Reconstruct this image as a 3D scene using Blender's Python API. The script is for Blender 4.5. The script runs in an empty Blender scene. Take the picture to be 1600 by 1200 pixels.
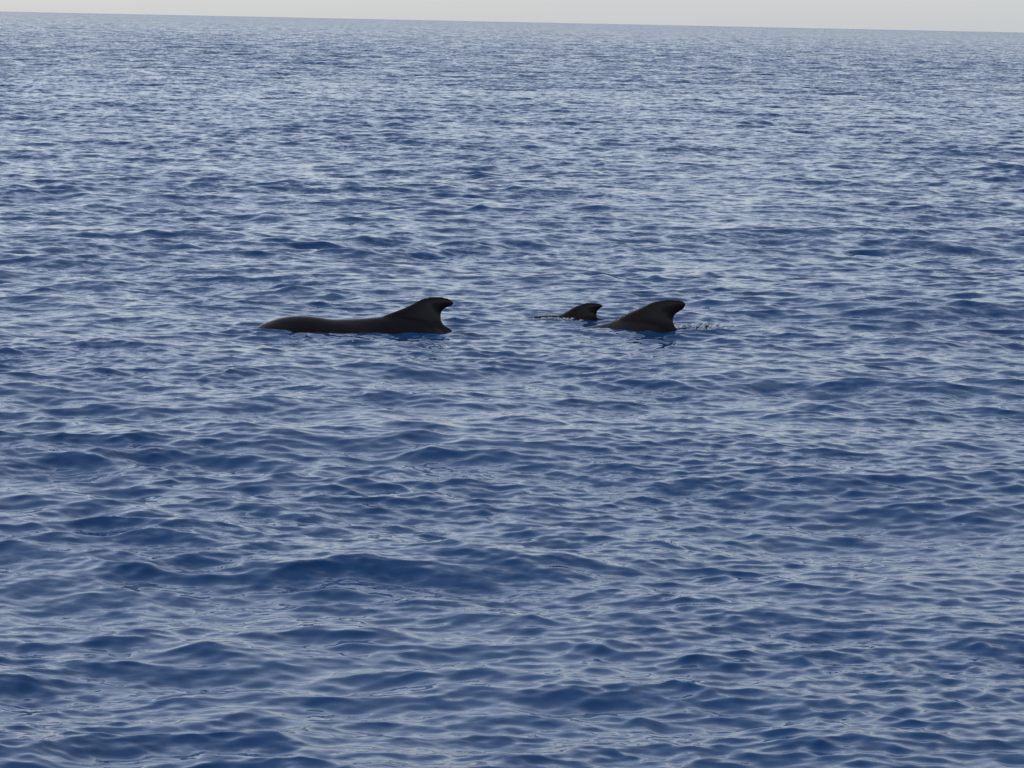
import bpy, math, random
import numpy as np
from mathutils import Vector, Matrix

S = bpy.context.scene
COL = S.collection

# ------------------------------------------------------------------ camera
CAM_H = 3.3
F_PX = 4800.0                       # focal length in pixels of a 1600 px wide frame
cam_data = bpy.data.cameras.new('camera')
cam = bpy.data.objects.new('camera', cam_data)
COL.objects.link(cam)
cam_data.sensor_width = 36.0
cam_data.lens = 36.0 * F_PX / 1600.0
cam_data.clip_start = 0.1
cam_data.clip_end = 30000.0
pitch = math.atan(570.5 / F_PX)
roll = math.radians(1.18)
fwd = Vector((0, math.cos(pitch), -math.sin(pitch)))
up0 = Vector((0, math.sin(pitch), math.cos(pitch)))
rt0 = Vector((1, 0, 0))
rt = rt0 * math.cos(roll) + up0 * math.sin(roll)
up = up0 * math.cos(roll) - rt0 * math.sin(roll)
M = Matrix((rt, up, -fwd)).transposed().to_4x4()
M.translation = (0, 0, CAM_H)
cam.matrix_world = M
S.camera = cam

# ------------------------------------------------------------------ sky and sun
SUN_EL = 38.0
SUN_AZ = -62.0                      # degrees from the viewing direction (+Y), negative = left
world = bpy.data.worlds.new('World')
S.world = world
world.use_nodes = True
wn = world.node_tree
wn.nodes.clear()
sky = wn.nodes.new('ShaderNodeTexSky')
sky.sky_type = 'NISHITA'
sky.sun_disc = False
sky.sun_elevation = math.radians(SUN_EL)
sky.sun_rotation = math.radians(SUN_AZ)
sky.altitude = 0
sky.air_density = 1.0
sky.dust_density = 1.0
sky.ozone_density = 4.0
bg = wn.nodes.new('ShaderNodeBackground')
bg.inputs['Strength'].default_value = 0.10
wo = wn.nodes.new('ShaderNodeOutputWorld')
# thin high haze over the blue, lifted above the horizon to brighten the water
tcw = wn.nodes.new('ShaderNodeTexCoord')
sep = wn.nodes.new('ShaderNodeSeparateXYZ')
wn.links.new(tcw.outputs['Generated'], sep.inputs[0])
veil = wn.nodes.new('ShaderNodeValToRGB')
veil.color_ramp.interpolation = 'EASE'
E = veil.color_ramp.elements
E[0].position = 0.0
E[0].color = (0.77, 0.81, 0.90, 1)
E[1].position = 1.0
E[1].color = (0.20, 0.26, 0.36, 1)
for ps, cl in ((0.09, (0.94, 0.95, 1.0, 1)), (0.26, (0.86, 0.90, 1.0, 1)), (0.5, (0.50, 0.55, 0.62, 1)), (0.77, (0.32, 0.38, 0.48, 1))):
    e = E.new(ps)
    e.color = cl
wn.links.new(sep.outputs[2], veil.inputs[0])
vs = wn.nodes.new('ShaderNodeVectorMath')
vs.operation = 'SCALE'
vs.inputs['Scale'].default_value = 11.0
wn.links.new(veil.outputs[0], vs.inputs[0])
mixv = wn.nodes.new('ShaderNodeMixRGB')
mixv.inputs['Fac'].default_value = 0.40
wn.links.new(sky.outputs[0], mixv.inputs['Color1'])
wn.links.new(vs.outputs[0], mixv.inputs['Color2'])
wn.links.new(mixv.outputs[0], bg.inputs[0])
wn.links.new(bg.outputs[0], wo.inputs[0])

sun_data = bpy.data.lights.new('sun', 'SUN')
sun_data.energy = 2.6
sun_data.angle = math.radians(0.5)
sun_data.color = (1.0, 0.93, 0.82)
sun = bpy.data.objects.new('sun', sun_data)
COL.objects.link(sun)
el, az = math.radians(SUN_EL), math.radians(SUN_AZ)
sdir = Vector((math.sin(az) * math.cos(el), math.cos(az) * math.cos(el), math.sin(el)))
sun.rotation_euler = (-sdir).to_track_quat('-Z', 'Y').to_euler()
sun.location = sdir * 60

S.view_settings.view_transform = 'Standard'
S.view_settings.look = 'None'
S.view_settings.gamma = 1.0
S.view_settings.exposure = 0.2
S.view_settings.use_curve_mapping = False


# ------------------------------------------------------------------ helpers
def mat(name):
    m = bpy.data.materials.new(name)
    m.use_nodes = True
    nt = m.node_tree
    nt.nodes.clear()
    out = nt.nodes.new('ShaderNodeOutputMaterial')
    p = nt.nodes.new('ShaderNodeBsdfPrincipled')
    nt.links.new(p.outputs[0], out.inputs[0])
    return m, nt, p


def math_node(nt, op, a, b=None, c=None):
    n = nt.nodes.new('ShaderNodeMath')
    n.operation = op
    for i, v in enumerate((a, b, c)):
        if v is None:
            continue
        if isinstance(v, (int, float)):
            n.inputs[i].default_value = v
        else:
            nt.links.new(v, n.inputs[i])
    return n.outputs[0]


def vmath(nt, op, a, b=None, scale=None):
    n = nt.nodes.new('ShaderNodeVectorMath')
    n.operation = op
    for i, v in enumerate((a, b)):
        if v is None:
            continue
        if isinstance(v, (tuple, list)):
            n.inputs[i].default_value = v
        else:
            nt.links.new(v, n.inputs[i])
    if scale is not None:
        if isinstance(scale, (int, float)):
            n.inputs['Scale'].default_value = scale
        else:
            nt.links.new(scale, n.inputs['Scale'])
    return n.outputs[0]


def link_mesh(name, me, m=None):
    o = bpy.data.objects.new(name, me)
    COL.objects.link(o)
    if m:
        me.materials.append(m)
    return o


# ------------------------------------------------------------------ sea surface
# polar grid, its origin a few metres behind the viewer; cells grow with distance
ORG_Y = -6.0
HALF = math.radians(12.0)
NC = 420
dth = 2 * HALF / NC
th_f = np.linspace(-HALF, HALF, NC + 1)
th_r = np.linspace(HALF, 2 * math.pi - HALF, 40)[1:-1]
theta = np.concatenate([th_f, th_r])
r = [1.5]
while r[-1] < 15.0:
    r.append(r[-1] * 1.06)
r[-1] = 15.5
while r[-1] < 420.0:
    q = r[-1]
    r.append(q * (1 + (0.0009 if q < 45 else 0.00125 if q < 150 else 0.0018)))
g = 0.0018
while r[-1] < 9000.0:
    g = min(g * 1.008, 0.012)
    r.append(r[-1] * (1 + g))
R = np.array(r)
NR, NT = len(R), len(theta)
cell = np.gradient(R)
RR, TT = np.meshgrid(R, theta, indexing='ij')
X = (RR * np.sin(TT)).ravel()
Y = (RR * np.cos(TT)).ravel() + ORG_Y
CELL = np.repeat(np.maximum(cell, R * dth), NT)
ISF = np.tile(np.arange(NT) <= NC, NR)
CELL = np.where(ISF, CELL, np.maximum(CELL, RR.ravel() * 0.15))

WHALES = [(-0.9, 32.4), (-1.9, 32.4), (1.5, 32.9), (0.6, 34.0)]

rng = np.random.default_rng(11)
# wavelength band (m), slope strength, crest direction spread, mean heading (deg from +Y)
BANDS = [
    (0.055, 0.11, 0.054, 0.4, 20),
    (0.10, 0.19, 0.094, 0.5, -20),
    (0.18, 0.36, 0.086, 0.8, 22),
    (0.35, 0.70, 0.086, 0.9, -18),
    (0.70, 1.40, 0.068, 1.2, 22),
    (1.40, 2.80, 0.052, 1.5, -22),
    (2.80, 6.50, 0.033, 2.5, 20),
    (8.00, 24.0, 0.021, 4.0, -10),
]
N = 1024
DX = np.zeros_like(X)
DY = np.zeros_like(X)
DZ = np.zeros_like(X)
miss_mid = np.zeros_like(X)
miss_far = np.zeros_like(X)
damp = np.ones_like(X)          # the bodies flatten the longer waves beside them
calm = 1 - 0.92 * np.exp(-(((X - 0.0) / 4.2) ** 2 + ((Y - 32.9) / 3.2) ** 2) ** 1.5)
stir = np.zeros_like(X)         # and stir up short ones
for wx, wy in WHALES:
    q = ((X - wx) / 1.1) ** 2 + ((Y - wy) / 1.1) ** 2
    damp *= 1 - 0.75 * np.exp(-q)
    stir = np.maximum(stir, np.exp(-((X - wx) / 0.9) ** 2 - ((Y - wy + 0.3) / 0.7) ** 2))

def gusts(l_min, l_max, n, depth):
    f = np.zeros_like(X)
    for q in range(n):
        l_ = l_min * (l_max / l_min) ** rng.random()
        a_ = rng.random() * 2 * math.pi
        f += np.sin((X * math.cos(a_) + Y * math.sin(a_)) * 2 * math.pi / l_ + rng.random() * 6.28)
    return 1 + depth * np.tanh(f / math.sqrt(n / 2.0))


gust_fine = gusts(3.0, 18.0, 14, 0.28)
gust_wave = gusts(6.0, 25.0, 12, 0.30)

for bi, (l0, l1, slope, spread, head) in enumerate(BANDS):
    L = l0 * 85.0
    k1 = np.fft.fftfreq(N, d=L / N) * 2 * np.pi
    KX, KY = np.meshgrid(k1, k1, indexing='ij')
    K = np.hypot(KX, KY)
    K[0, 0] = 1.0
    lam = 2 * np.pi / K
    # smooth band edges in log wavelength
    c = np.log2(lam / math.sqrt(l0 * l1)) / (0.5 * math.log2(l1 / l0))
    win = np.exp(-np.abs(c) ** 4 * 0.7)
    win[lam < l0 * 0.45] = 0
    hd = math.radians(head)
    cosang = (KX * math.sin(hd) + KY * math.cos(hd)) / K
    dirw = np.abs(cosang) ** spread + 0.05
    amp = win * dirw / K ** 2
    H = (rng.standard_normal((N, N)) + 1j * rng.standard_normal((N, N))) * amp
    H[0, 0] = 0
    sy = np.real(np.fft.ifft2(1j * KY * H))
    sx = np.real(np.fft.ifft2(1j * KX * H))
    sc = slope / math.sqrt(sx.var() + sy.var())
    del sx, sy
    H *= sc
    hz = np.real(np.fft.ifft2(H))
    hx = np.real(np.fft.ifft2(1j * KX / K * H))
    hy = np.real(np.fft.ifft2(1j * KY / K * H))
    # resolve a band only where the mesh is fine enough for it
    w = np.clip((l0 * 1.4 / CELL - 2.2) / 2.2, 0, 1)
    w = w * w * (3 - 2 * w)
    if bi >= 5:
        w = np.where(ISF, 1.0, w)      # long waves still break up the far water and the horizon line
    if bi in (1, 2, 3):
        miss_mid += (1 - w) * slope ** 2
    if bi in (4, 5, 6):
        miss_far += (1 - w) * slope ** 2
    idx = np.nonzero(w > 0)[0]
    if len(idx) == 0:
        continue
    ang = 0.7 + bi * 1.13
    # tile rotated would rotate the waves too, so only shift it and shear the repeat slightly
    ox, oy = rng.random(2) * L
    x = (X[idx] + ox + 0.173 * 0) / L * N
    y = (Y[idx] + oy) / L * N
    i0 = np.floor(x).astype(np.int64)
    j0 = np.floor(y).astype(np.int64)
    fx = x - i0
    fy = y - j0
    i0 %= N
    j0 %= N
    i1 = (i0 + 1) % N
    j1 = (j0 + 1) % N
    w00 = (1 - fx) * (1 - fy)
    w10 = fx * (1 - fy)
    w01 = (1 - fx) * fy
    w11 = fx * fy

    def samp(A):
        return A[i0, j0] * w00 + A[i1, j0] * w10 + A[i0, j1] * w01 + A[i1, j1] * w11

    ww = w[idx]
    if bi <= 2:
        ww = ww * gust_fine[idx]
    elif bi <= 5:
        ww = ww * gust_wave[idx]
    if bi >= 4:
        ww = ww * (damp[idx] if bi < 6 else calm[idx])
    if 1 <= bi <= 3:
        ww = ww * (1 + 0.45 * stir[idx])
    chop = 1.25
    DZ[idx] += samp(hz) * ww
    DX[idx] += samp(hx) * ww * chop
    DY[idx] += samp(hy) * ww * chop

# patchy wind: ruffled and slick areas vary slowly over the water
XW = X + DX
YW = Y + DY
# earth curvature far out
DZ -= (X ** 2 + Y ** 2) / (2 * 6.371e6)
co = np.stack([XW, YW, DZ], axis=1).astype(np.float32)
n_grid = len(X)
ii = np.arange(NR - 1)[:, None] * NT
jj = np.arange(NT)[None, :]
jn = (jj + 1) % NT
a = (ii + jj).ravel()
b = (ii + jn).ravel()
c_ = (ii + NT + jn).ravel()
d_ = (ii + NT + jj).ravel()
faces = np.stack([a, d_, c_, b], axis=1)
# close the small hole at the centre with a fan
co = np.vstack([co, np.array([[0, ORG_Y, 0]], dtype=np.float32)])
j = np.arange(NT)
fan = np.stack([np.full(NT, n_grid), j, (j + 1) % NT], axis=1)
me = bpy.data.meshes.new('sea')
nq, nt_ = len(faces), len(fan)
me.vertices.add(len(co))
me.vertices.foreach_set('co', co.ravel())
me.loops.add(nq * 4 + nt_ * 3)
me.loops.foreach_set('vertex_index', np.concatenate([faces.ravel(), fan.ravel()]).astype(np.int32))
me.polygons.add(nq + nt_)
me.polygons.foreach_set('loop_start', np.concatenate([np.arange(nq) * 4, nq * 4 + np.arange(nt_) * 3]).astype(np.int32))
me.polygons.foreach_set('use_smooth', np.ones(nq + nt_, dtype=bool))
me.update(calc_edges=True)
me.validate()
for nm, arr in (('ripple_mid', np.sqrt(miss_mid)), ('ripple_far', np.sqrt(miss_far))):
    at = me.attributes.new(nm, 'FLOAT', 'POINT')
    at.data.foreach_set('value', np.append(arr, 0.0).astype(np.float32))

sm, nt, p = mat('sea_water')
p.inputs['Base Color'].default_value = (0.0078, 0.041, 0.124, 1)
p.inputs['IOR'].default_value = 1.333
p.inputs['Roughness'].default_value = 0.035
geo = nt.nodes.new('ShaderNodeNewGeometry')
pos = geo.outputs['Position']


def slope_noise(scale, detail, rough, stretch, off, lean=0.0):
    mp = nt.nodes.new('ShaderNodeMapping')
    mp.inputs['Location'].default_value = off
    mp.inputs['Scale'].default_value = (stretch, 1, 1)
    nt.links.new(pos, mp.inputs['Vector'])
    n = nt.nodes.new('ShaderNodeTexNoise')
    n.inputs['Scale'].default_value = scale
    n.inputs['Detail'].default_value = detail
    n.inputs['Roughness'].default_value = rough
    nt.links.new(mp.outputs[0], n.inputs['Vector'])
    v = vmath(nt, 'SUBTRACT', n.outputs['Color'], (0.5, 0.5 + lean, 0.5))
    return vmath(nt, 'MULTIPLY', v, (0.75, 1.25, 0.0))


def attr(nm):
    n = nt.nodes.new('ShaderNodeAttribute')
    n.attribute_name = nm
    return n.outputs['Fac']


patch = nt.nodes.new('ShaderNodeTexNoise')
patch.inputs['Scale'].default_value = 0.35
patch.inputs['Detail'].default_value = 3
nt.links.new(pos, patch.inputs['Vector'])
mr = nt.nodes.new('ShaderNodeMapRange')
mr.inputs['From Min'].default_value = 0.38
mr.inputs['From Max'].default_value = 0.68
mr.inputs['To Min'].default_value = 0.16
mr.inputs['To Max'].default_value = 0.55
nt.links.new(patch.outputs['Fac'], mr.inputs['Value'])
fine = vmath(nt, 'SCALE', slope_noise(13.0, 2.0, 0.55, 0.6, (3, 5, 7)), scale=mr.outputs[0])
mid = vmath(nt, 'SCALE', slope_noise(3.6, 2.0, 0.6, 0.85, (13, 1, 2), 0.03), scale=math_node(nt, 'MULTIPLY', attr('ripple_mid'), 4.6))
far = vmath(nt, 'SCALE', slope_noise(0.8, 2.0, 0.6, 0.85, (1, 19, 4), 0.11), scale=math_node(nt, 'MULTIPLY', attr('ripple_far'), 8.0))
tot = vmath(nt, 'ADD', vmath(nt, 'ADD', fine, mid), far)
nrm = vmath(nt, 'NORMALIZE', vmath(nt, 'ADD', geo.outputs['Normal'], tot))
nt.links.new(nrm, p.inputs['Normal'])
sea = link_mesh('sea', me, sm)
sea['kind'] = 'structure'


near_pts = {'k': None}


def water_z(x, y):
    """height of the sea at a spot, from the nearest vertex (a small window of the mesh is kept between calls)"""
    key = (round(x / 2.0), round(y / 2.0))
    if near_pts['k'] != key:
        m = (np.abs(XW - key[0] * 2) < 1.4) & (np.abs(YW - key[1] * 2) < 1.4)
        near_pts['k'] = key
        near_pts['x'], near_pts['y'], near_pts['z'] = XW[m], YW[m], DZ[m]
    q = (near_pts['x'] - x) ** 2 + (near_pts['y'] - y) ** 2
    return float(near_pts['z'][np.argmin(q)])


# ------------------------------------------------------------------ whales
wm, nt, p = mat('wet_whale_skin')
tc = nt.nodes.new('ShaderNodeTexCoord')
n1 = nt.nodes.new('ShaderNodeTexNoise')
n1.inputs['Scale'].default_value = 3.0
n1.inputs['Detail'].default_value = 6
n1.inputs['Roughness'].default_value = 0.6
nt.links.new(tc.outputs['Object'], n1.inputs['Vector'])
cr = nt.nodes.new('ShaderNodeValToRGB')
cr.color_ramp.elements[0].position = 0.3
cr.color_ramp.elements[0].color = (0.005, 0.003, 0.003, 1)
cr.color_ramp.elements[1].position = 0.75
cr.color_ramp.elements[1].color = (0.017, 0.0072, 0.0052, 1)
nt.links.new(n1.outputs['Fac'], cr.inputs['Fac'])
# faint pale rake scars
mp = nt.nodes.new('ShaderNodeMapping')
mp.inputs['Rotation'].default_value = (0.3, 0.5, 0.2)
mp.inputs['Scale'].default_value = (2.0, 9.0, 16.0)
nt.links.new(tc.outputs['Object'], mp.inputs['Vector'])
n2 = nt.nodes.new('ShaderNodeTexNoise')
n2.inputs['Scale'].default_value = 2.0
n2.inputs['Detail'].default_value = 3
nt.links.new(mp.outputs[0], n2.inputs['Vector'])
mr = nt.nodes.new('ShaderNodeMapRange')
mr.inputs['From Min'].default_value = 0.66
mr.inputs['From Max'].default_value = 0.74
mr.inputs['To Max'].default_value = 0.35
nt.links.new(n2.outputs['Fac'], mr.inputs['Value'])
mx = nt.nodes.new('ShaderNodeMixRGB')
mx.inputs['Color2'].default_value = (0.02, 0.015, 0.014, 1)
nt.links.new(mr.outputs[0], mx.inputs['Fac'])
nt.links.new(cr.outputs[0], mx.inputs['Color1'])
nt.links.new(mx.outputs[0], p.inputs['Base Color'])
mr = nt.nodes.new('ShaderNodeMapRange')
mr.inputs['From Min'].default_value = 0.35
mr.inputs['From Max'].default_value = 0.65
mr.inputs['To Min'].default_value = 0.10
mr.inputs['To Max'].default_value = 0.30
nt.links.new(n1.outputs['Fac'], mr.inputs['Value'])
nt.links.new(mr.outputs[0], p.inputs['Roughness'])
p.inputs['IOR'].default_value = 1.33
p.inputs['Specular IOR Level'].default_value = 0.5
bp = nt.nodes.new('ShaderNodeBump')
bp.inputs['Strength'].default_value = 0.25
bp.inputs['Distance'].default_value = 0.01
n3 = nt.nodes.new('ShaderNodeTexNoise')
n3.inputs['Scale'].default_value = 22.0
n3.inputs['Detail'].default_value = 4
nt.links.new(tc.outputs['Object'], n3.inputs['Vector'])
nt.links.new(n3.outputs['Fac'], bp.inputs['Height'])
nt.links.new(bp.outputs[0], p.inputs['Normal'])


def crom(pts, n):
    """Catmull-Rom through rows of pts, n steps per span."""
    P = np.array(pts, float)
    P = np.vstack([2 * P[0] - P[1], P, 2 * P[-1] - P[-2]])
    out = []
    for i in range(1, len(P) - 2):
        for t in np.linspace(0, 1, n, endpoint=False):
            a, b, c, d = P[i - 1:i + 3]
            out.append(0.5 * ((2 * b) + (c - a) * t + (2 * a - 5 * b + 4 * c - d) * t * t + (3 * b - a - 3 * c + d) * t ** 3))
    out.append(P[-2])
    return np.array(out)


def loft(V, F, rings):
    """closed tube through rings (each ring k points), capped."""
    base = len(V)
    k = len(rings[0])
    for rg in rings:
        V.extend([tuple(q) for q in rg])
    for i in range(len(rings) - 1):
        for j in range(k):
            j2 = (j + 1) % k
            F.append((base + i * k + j, base + i * k + j2, base + (i + 1) * k + j2, base + (i + 1) * k + j))
    F.append(tuple(base + j for j in range(k))[::-1])
    e = base + (len(rings) - 1) * k
    F.append(tuple(e + j for j in range(k)))


def plate(V, F, stations, thick, side):
    """fin: stations of (leading xyz, trailing xyz), lens-shaped section, thick per station; side = thickness axis"""
    st = crom([list(a) + list(b) + [t] for (a, b), t in zip(stations, thick)], 4)
    rings = []
    side = np.array(side, float)
    for s in st:
        Lp, Tp, t = s[:3], s[3:6], s[6]
        ring = []
        K = 18
        for q in range(K):
            u = 2 * math.pi * q / K
            cx = 0.5 - 0.5 * math.cos(u)            # 0 leading .. 1 trailing
            prof = math.sin(u) * (1 - 0.35 * cx)
            ring.append(Lp + (Tp - Lp) * cx + side * prof * t * 0.5)
        rings.append(ring)
    loft(V, F, rings)


def make_whale(name, body, fin, fin_thick, ridge=0.55):
    V, F = [], []
    B = crom(body, 5)
    rings = []
    for x, zt, zb, w in B:
        cz = (zt + zb) / 2
        hz = (zt - zb) / 2
        ring = []
        K = 40
        for q in range(K):
            u = 2 * math.pi * q / K
            cu, su = math.cos(u), math.sin(u)
            ex = abs(cu) ** (1.0) * (1 if cu > 0 else -1)
            y = w * ex * (1 - ridge * max(su, 0) ** 1.5 * (0.4 + 0.6 * math.exp(-((x - 0.0) / 0.7) ** 2)))
            ring.append((x, y, cz + hz * su))
        rings.append(ring)
    loft(V, F, rings)
    me1 = bpy.data.meshes.new('b')
    objs = []

    def fresh(V, F):
        m_ = bpy.data.meshes.new('tmp')
        m_.from_pydata([tuple(map(float, v)) for v in V], [], F)
        m_.update()
        return m_
    # dorsal fin
    plate(V, F, [((a[0], 0, a[1]), (b[0], 0, b[1])) for a, b in fin], fin_thick, (0, 1, 0))
    # flippers (below the surface)
    xs = body[0][0]
    for s in (-1, 1):
        st = [((xs + 0.62, s * 0.20, -0.42), (xs + 0.95, s * 0.20, -0.45)),
              ((xs + 0.78, s * 0.45, -0.55), (xs + 1.02, s * 0.45, -0.57)),
              ((xs + 1.05, s * 0.66, -0.68), (xs + 1.20, s * 0.64, -0.70)),
              ((xs + 1.38, s * 0.78, -0.80), (xs + 1.42, s * 0.76, -0.81))]
        plate(V, F, st, [0.10, 0.08, 0.05, 0.03], (0, 0.3 * s, 1))
    # flukes
    xe, zt, zb, w = body[-1]
    zc = (zt + zb) / 2
    for s in (-1, 1):
        st = [((xe - 0.28, 0, zc), (xe + 0.14, 0, zc)),
              ((xe - 0.10, s * 0.16, zc), (xe + 0.20, s * 0.14, zc)),
              ((xe + 0.08, s * 0.34, zc - 0.01), (xe + 0.27, s * 0.34, zc - 0.01)),
              ((xe + 0.32, s * 0.54, zc - 0.03), (xe + 0.36, s * 0.53, zc - 0.03))]
        plate(V, F, st, [0.09, 0.07, 0.05, 0.03], (0, 0, 1))
    tmp = fresh(V, F)
    o = bpy.data.objects.new('tmp', tmp)
    COL.objects.link(o)
    rm = o.modifiers.new('r', 'REMESH')
    rm.mode = 'VOXEL'
    rm.voxel_size = 0.012
    rm.use_smooth_shade = True
    smo = o.modifiers.new('s', 'SMOOTH')
    smo.factor = 0.5
    smo.iterations = 14
    dg = bpy.context.evaluated_depsgraph_get()
    dg.update()
    me2 = bpy.data.meshes.new_from_object(o.evaluated_get(dg), depsgraph=dg)
    bpy.data.objects.remove(o)
    me2.name = name
    me2.materials.clear()
    me2.polygons.foreach_set('use_smooth', np.ones(len(me2.polygons), dtype=bool))
    return link_mesh(name, me2, wm)


# x runs from head (-) to tail (+), z up, origin at the waterline under the dorsal fin
body_a = [(-1.83, -0.13, -0.22, 0.05), (-1.83, -0.05, -0.34, 0.17), (-1.75, 0.035, -0.44, 0.25), (-1.62, 0.095, -0.50, 0.28),
          (-1.47, 0.138, -0.55, 0.31), (-1.30, 0.154, -0.60, 0.33), (-1.12, 0.140, -0.64, 0.35), (-0.95, 0.118, -0.68, 0.38),
          (-0.65, 0.130, -0.72, 0.41), (-0.35, 0.158, -0.74, 0.42), (-0.10, 0.160, -0.73, 0.41), (0.12, 0.075, -0.71, 0.38),
          (0.30, -0.045, -0.68, 0.35), (0.60, -0.10, -0.62, 0.29), (1.00, -0.13, -0.54, 0.21), (1.50, -0.22, -0.45, 0.13),
          (1.95, -0.29, -0.39, 0.06), (2.25, -0.32, -0.37, 0.035)]
fin_a = [((-0.70, 0.05), (0.36, -0.08)), ((-0.40, 0.172), (0.30, 0.015)), ((-0.205, 0.248), (0.235, 0.052)),
         ((-0.10, 0.304), (0.197, 0.095)), ((-0.034, 0.337), (0.184, 0.147)), ((0.054, 0.362), (0.187, 0.190)),
         ((0.136, 0.368), (0.211, 0.224)), ((0.218, 0.357), (0.259, 0.250)), ((0.272, 0.341), (0.293, 0.264)),
         ((0.315, 0.308), (0.320, 0.283))]
tk = [0.24, 0.19, 0.14, 0.10, 0.072, 0.062, 0.055, 0.048, 0.042, 0.036]
whale_a = make_whale('pilot_whale', body_a, fin_a, tk)
whale_a.location = (-0.945, 32.33, 0.004)
whale_a.rotation_euler = (0, 0, math.radians(8))
whale_a['label'] = 'dark pilot whale at left showing its rounded head, long back and hooked dorsal fin'
whale_a['category'] = 'whale'
whale_a['group'] = 'pilot whales surfacing'

body_b = [(-1.75, -0.25, -0.34, 0.05), (-1.70, -0.17, -0.46, 0.16), (-1.6, -0.11, -0.56, 0.25), (-1.4, -0.07, -0.62, 0.31),
          (-1.1, -0.09, -0.68, 0.35), (-0.85, -0.03, -0.72, 0.37), (-0.60, 0.025, -0.74, 0.39), (-0.40, 0.075, -0.75, 0.40),
          (-0.15, 0.12, -0.74, 0.40), (0.08, 0.09, -0.72, 0.38), (0.30, 0.0, -0.69, 0.35), (0.60, -0.08, -0.63, 0.29),
          (1.00, -0.16, -0.56, 0.21), (1.50, -0.25, -0.47, 0.13), (1.95, -0.33, -0.42, 0.06), (2.25, -0.36, -0.41, 0.035)]
fin_b = [((-0.62, -0.03), (0.40, -0.10)), ((-0.36, 0.125), (0.34, -0.01)), ((-0.24, 0.185), (0.285, 0.035)),
         ((-0.12, 0.245), (0.252, 0.078)), ((-0.01, 0.298), (0.247, 0.125)), ((0.07, 0.322), (0.262, 0.168)),
         ((0.17, 0.338), (0.305, 0.205)), ((0.27, 0.342), (0.355, 0.243)), ((0.335, 0.332), (0.375, 0.275)),
         ((0.37, 0.312), (0.382, 0.293))]
whale_b = make_whale('pilot_whale', body_b, fin_b, tk)
whale_b.location = (1.49, 32.97, 0.0)
whale_b.rotation_euler = (0, 0, math.radians(-18))
whale_b['label'] = 'dark pilot whale at right with tall broad dorsal fin and water splashing behind it'
whale_b['category'] = 'whale'
whale_b['group'] = 'pilot whales surfacing'

k = 0.72
body_c = [(x * k, z * k + dz, zb * k, w * k) for (x, z, zb, w), dz in
          zip(body_b, [0.02] * 4 + [0.03, 0.015, -0.005, -0.035, -0.075, -0.05, 0, 0, 0, 0, 0, 0])]
fin_c = [((-0.36, -0.03), (0.20, -0.09)), ((-0.25, 0.035), (0.152, -0.03)), ((-0.16, 0.092), (0.145, 0.02)),
         ((-0.09, 0.130), (0.148, 0.055)), ((0.0, 0.165), (0.160, 0.085)), ((0.08, 0.178), (0.182, 0.105)),
         ((0.15, 0.172), (0.208, 0.118)), ((0.205, 0.158), (0.222, 0.130))]
whale_c = make_whale('pilot_whale', body_c, fin_c, [0.22, 0.13, 0.085, 0.062, 0.052, 0.045, 0.04, 0.032])
whale_c.location = (0.785, 34.05, 0.012)
whale_c.rotation_euler = (0, 0, math.radians(-12))
whale_c['label'] = 'small dark whale calf in the middle showing only its little dorsal fin and spray'
whale_c['category'] = 'whale'
whale_c['group'] = 'pilot whales surfacing'

# ------------------------------------------------------------------ foam, drops, painted glints and broken water
fm, nt, p = mat('white_foam_glint')
p.inputs['Base Color'].default_value = (0.78, 0.80, 0.82, 1)  # white of the foam, also painted in for glints on the water
p.inputs['Roughness'].default_value = 0.25
p.inputs['IOR'].default_value = 1.33
tl = nt.nodes.new('ShaderNodeBsdfTranslucent')      # drops and froth let the low sun through
tl.inputs['Color'].default_value = (0.85, 0.87, 0.90, 1)
ms = nt.nodes.new('ShaderNodeMixShader')
ms.inputs[0].default_value = 0.5
nt.links.new(p.outputs[0], ms.inputs[1])
nt.links.new(tl.outputs[0], ms.inputs[2])
nt.links.new(ms.outputs[0], [n for n in nt.nodes if n.type == 'OUTPUT_MATERIAL'][0].inputs[0])
gm, nt, p = mat('broken_water')
p.inputs['Base Color'].default_value = (0.02, 0.045, 0.11, 1)
p.inputs['IOR'].default_value = 1.333
p.inputs['Roughness'].default_value = 0.04
rnd = random.Random(5)

ICO_V = []
ph = (1 + 5 ** 0.5) / 2
for a1, b1 in ((1, ph), (-1, ph), (1, -ph), (-1, -ph)):
    ICO_V += [(0, a1, b1), (a1, b1, 0), (b1, 0, a1)]
ICO_V = [Vector(v).normalized() for v in ICO_V]
ICO_F = []
for i in range(12):
    for j in range(i + 1, 12):
        for k2 in range(j + 1, 12):
            A, B_, C_ = ICO_V[i], ICO_V[j], ICO_V[k2]
            if max((A - B_).length, (B_ - C_).length, (A - C_).length) < 1.1:
                nrm_ = (B_ - A).cross(C_ - A)
                ICO_F.append((i, j, k2) if nrm_.dot(A + B_ + C_) > 0 else (i, k2, j))


def ridged(x, y, seeds):
    z = 0.0
    for a_, kx, ky, p_ in seeds:
        z += a_ * (1 - 2 * abs(math.sin(0.5 * (kx * x + ky * y + p_))))
    return z


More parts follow.
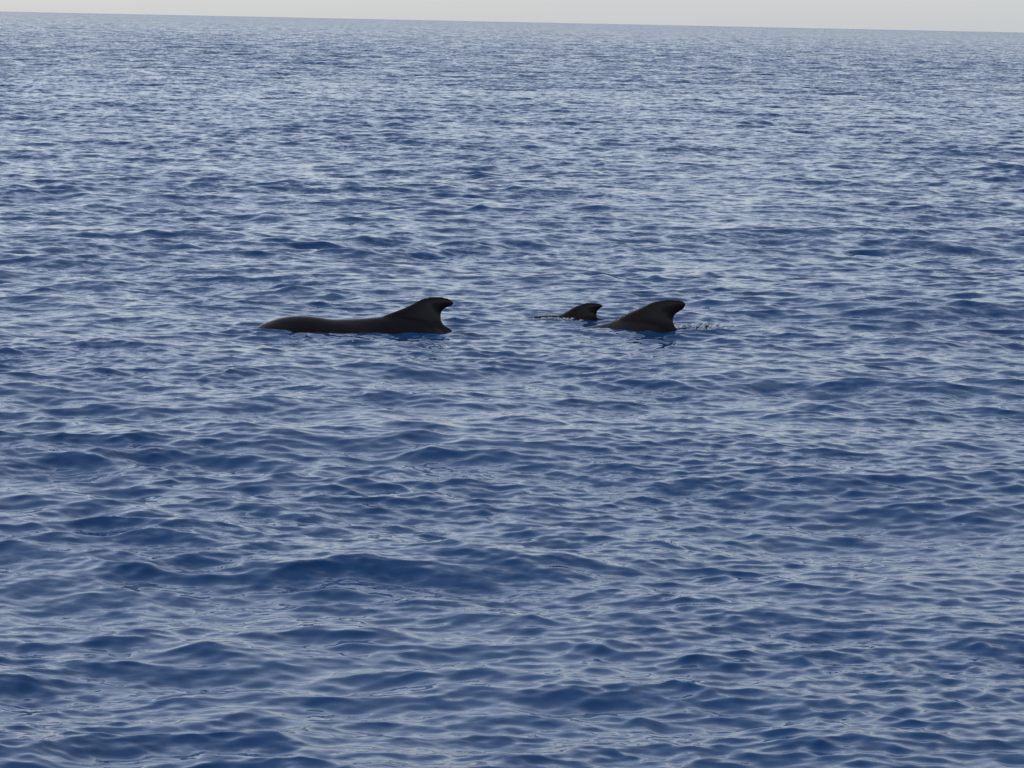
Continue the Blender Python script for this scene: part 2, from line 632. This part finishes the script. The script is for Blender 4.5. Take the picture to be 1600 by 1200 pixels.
def splash(cx, cy, length, width, height, wave, n_drop, label=None, big=0.008, slope=0.0, torn=True):
    """torn water: a patch of small steep peaks rising out of the sea, with drops and flecks on it"""
    V, F, MI = [], [], []
    seeds = []
    for q in range(9):
        k_ = 2 * math.pi / (wave * rnd.uniform(0.6, 1.8))
        a_ = rnd.uniform(0, math.pi)
        seeds.append((0.33, k_ * math.cos(a_), k_ * math.sin(a_), rnd.uniform(0, 6.3)))
    nx = int(max(12, min(110, length / (wave / 7))))
    ny = int(max(10, min(90, width / (wave / 6))))
    crest = []
    z0 = water_z(cx, cy)
    local = length < 0.25
    for j in range(ny + 1):
        for i in range(nx + 1):
            u = 2.2 * (i / nx - 0.5)
            v = 2.2 * (j / ny - 0.5)
            x = cx + u * length / 2
            y = cy + v * width / 2 + slope * u * length / 2
            env = math.exp(-(u * u + v * v) * 2.2)
            zw = (z0 if local else None)
            if zw is None:
                zw = water_z(x, y)
            rz = ridged(x, y, seeds)
            z = zw + height * env * (0.35 + 0.65 * rz) - 0.012 * (1 - env) - 0.004
            V.append((x + 0.2 * wave * math.sin(rz * 3), y, z))
            if rz > 0.55 and env > 0.25:
                crest.append((x, y, z))
    if not torn:
        V = []
        crest = [c for c in crest if abs(c[0] - cx) < length * 0.3]
    for j in range(ny if torn else 0):
        for i in range(nx):
            a_ = j * (nx + 1) + i
            F.append((a_, a_ + 1, a_ + nx + 2, a_ + nx + 1))
            MI.append(0)
    for _ in range(n_drop):
        if crest and rnd.random() < 0.75:
            c0 = rnd.choice(crest)
        else:
            u, v = rnd.gauss(0, 0.3), rnd.gauss(0, 0.3)
            c0 = (cx + u * length, cy + v * width, water_z(cx + u * length, cy + v * width))
        rad = big * (0.2 + 0.8 * rnd.random() ** 3)
        sq = (rnd.uniform(0.8, 2.4), 1, rnd.uniform(0.5, 1.1))
        c0 = (c0[0] + rnd.gauss(0, wave * 0.1), c0[1] + rnd.gauss(0, wave * 0.1), c0[2] + abs(rnd.gauss(0, height * 0.12)))
        b0 = len(V)
        for v in ICO_V:
            j_ = 1 + rnd.uniform(-0.25, 0.25)
            V.append((c0[0] + v.x * rad * sq[0] * j_, c0[1] + v.y * rad * j_, c0[2] + v.z * rad * sq[2] * j_))
        for f in ICO_F:
            F.append(tuple(b0 + q for q in f))
            MI.append(1)
    m_ = bpy.data.meshes.new('spray')
    m_.from_pydata(V, [], F)
    m_.materials.append(gm)
    m_.materials.append(fm)
    m_.polygons.foreach_set('material_index', MI)
    m_.polygons.foreach_set('use_smooth', [True] * len(MI))
    m_.update()
    o = bpy.data.objects.new('spray', m_)
    COL.objects.link(o)
    o['kind'] = 'stuff'
    if label:
        o['label'] = label
    return o


def on_sea(px, py):
    """where the sight line through a point of the photograph meets the mean sea level"""
    d = fwd * F_PX + rt * (px - 800) - up * (py - 600)
    t = CAM_H / -d.z
    return d.x * t, d.y * t


x, y = on_sea(1092, 512)
splash(x, y, 0.66, 0.45, 0.06, 0.085, 800, 'rough splash of water trailing behind the right whale fin', 0.013)
x, y = on_sea(868, 497)
splash(x, y, 0.42, 0.34, 0.045, 0.07, 600, 'white spray beside the small whale fin', 0.011)
x, y = on_sea(578, 511)
splash(x, y, 0.36, 0.10, 0.03, 0.07, 130, 'foam flecks along the side of the left whale', 0.011, torn=False)
for px, py, L_, n_ in ((24, 123, 0.9, 16), (557, 477, 0.16, 8), (366, 539, 0.15, 8), (550, 541, 0.18, 7), (585, 229, 0.3, 6),
                       (991, 565, 0.18, 5), (1040, 820, 0.10, 7), (1409, 553, 0.12, 4), (1160, 599, 0.12, 4), (1507, 824, 0.09, 4),
                       (188, 649, 0.12, 4), (243, 660, 0.09, 3)):
    x, y = on_sea(px, py)
    far_ = py < 200  # small white drops: foam bubbles, their colour standing in for sparkles
    splash(x, y, L_, L_ * 1.3, 0.09 if far_ else 0.014, 0.2 if far_ else 0.05, n_, 'tiny fleck of foam and painted white glint on a wave crest', 0.05 if far_ else 0.010, torn=False)
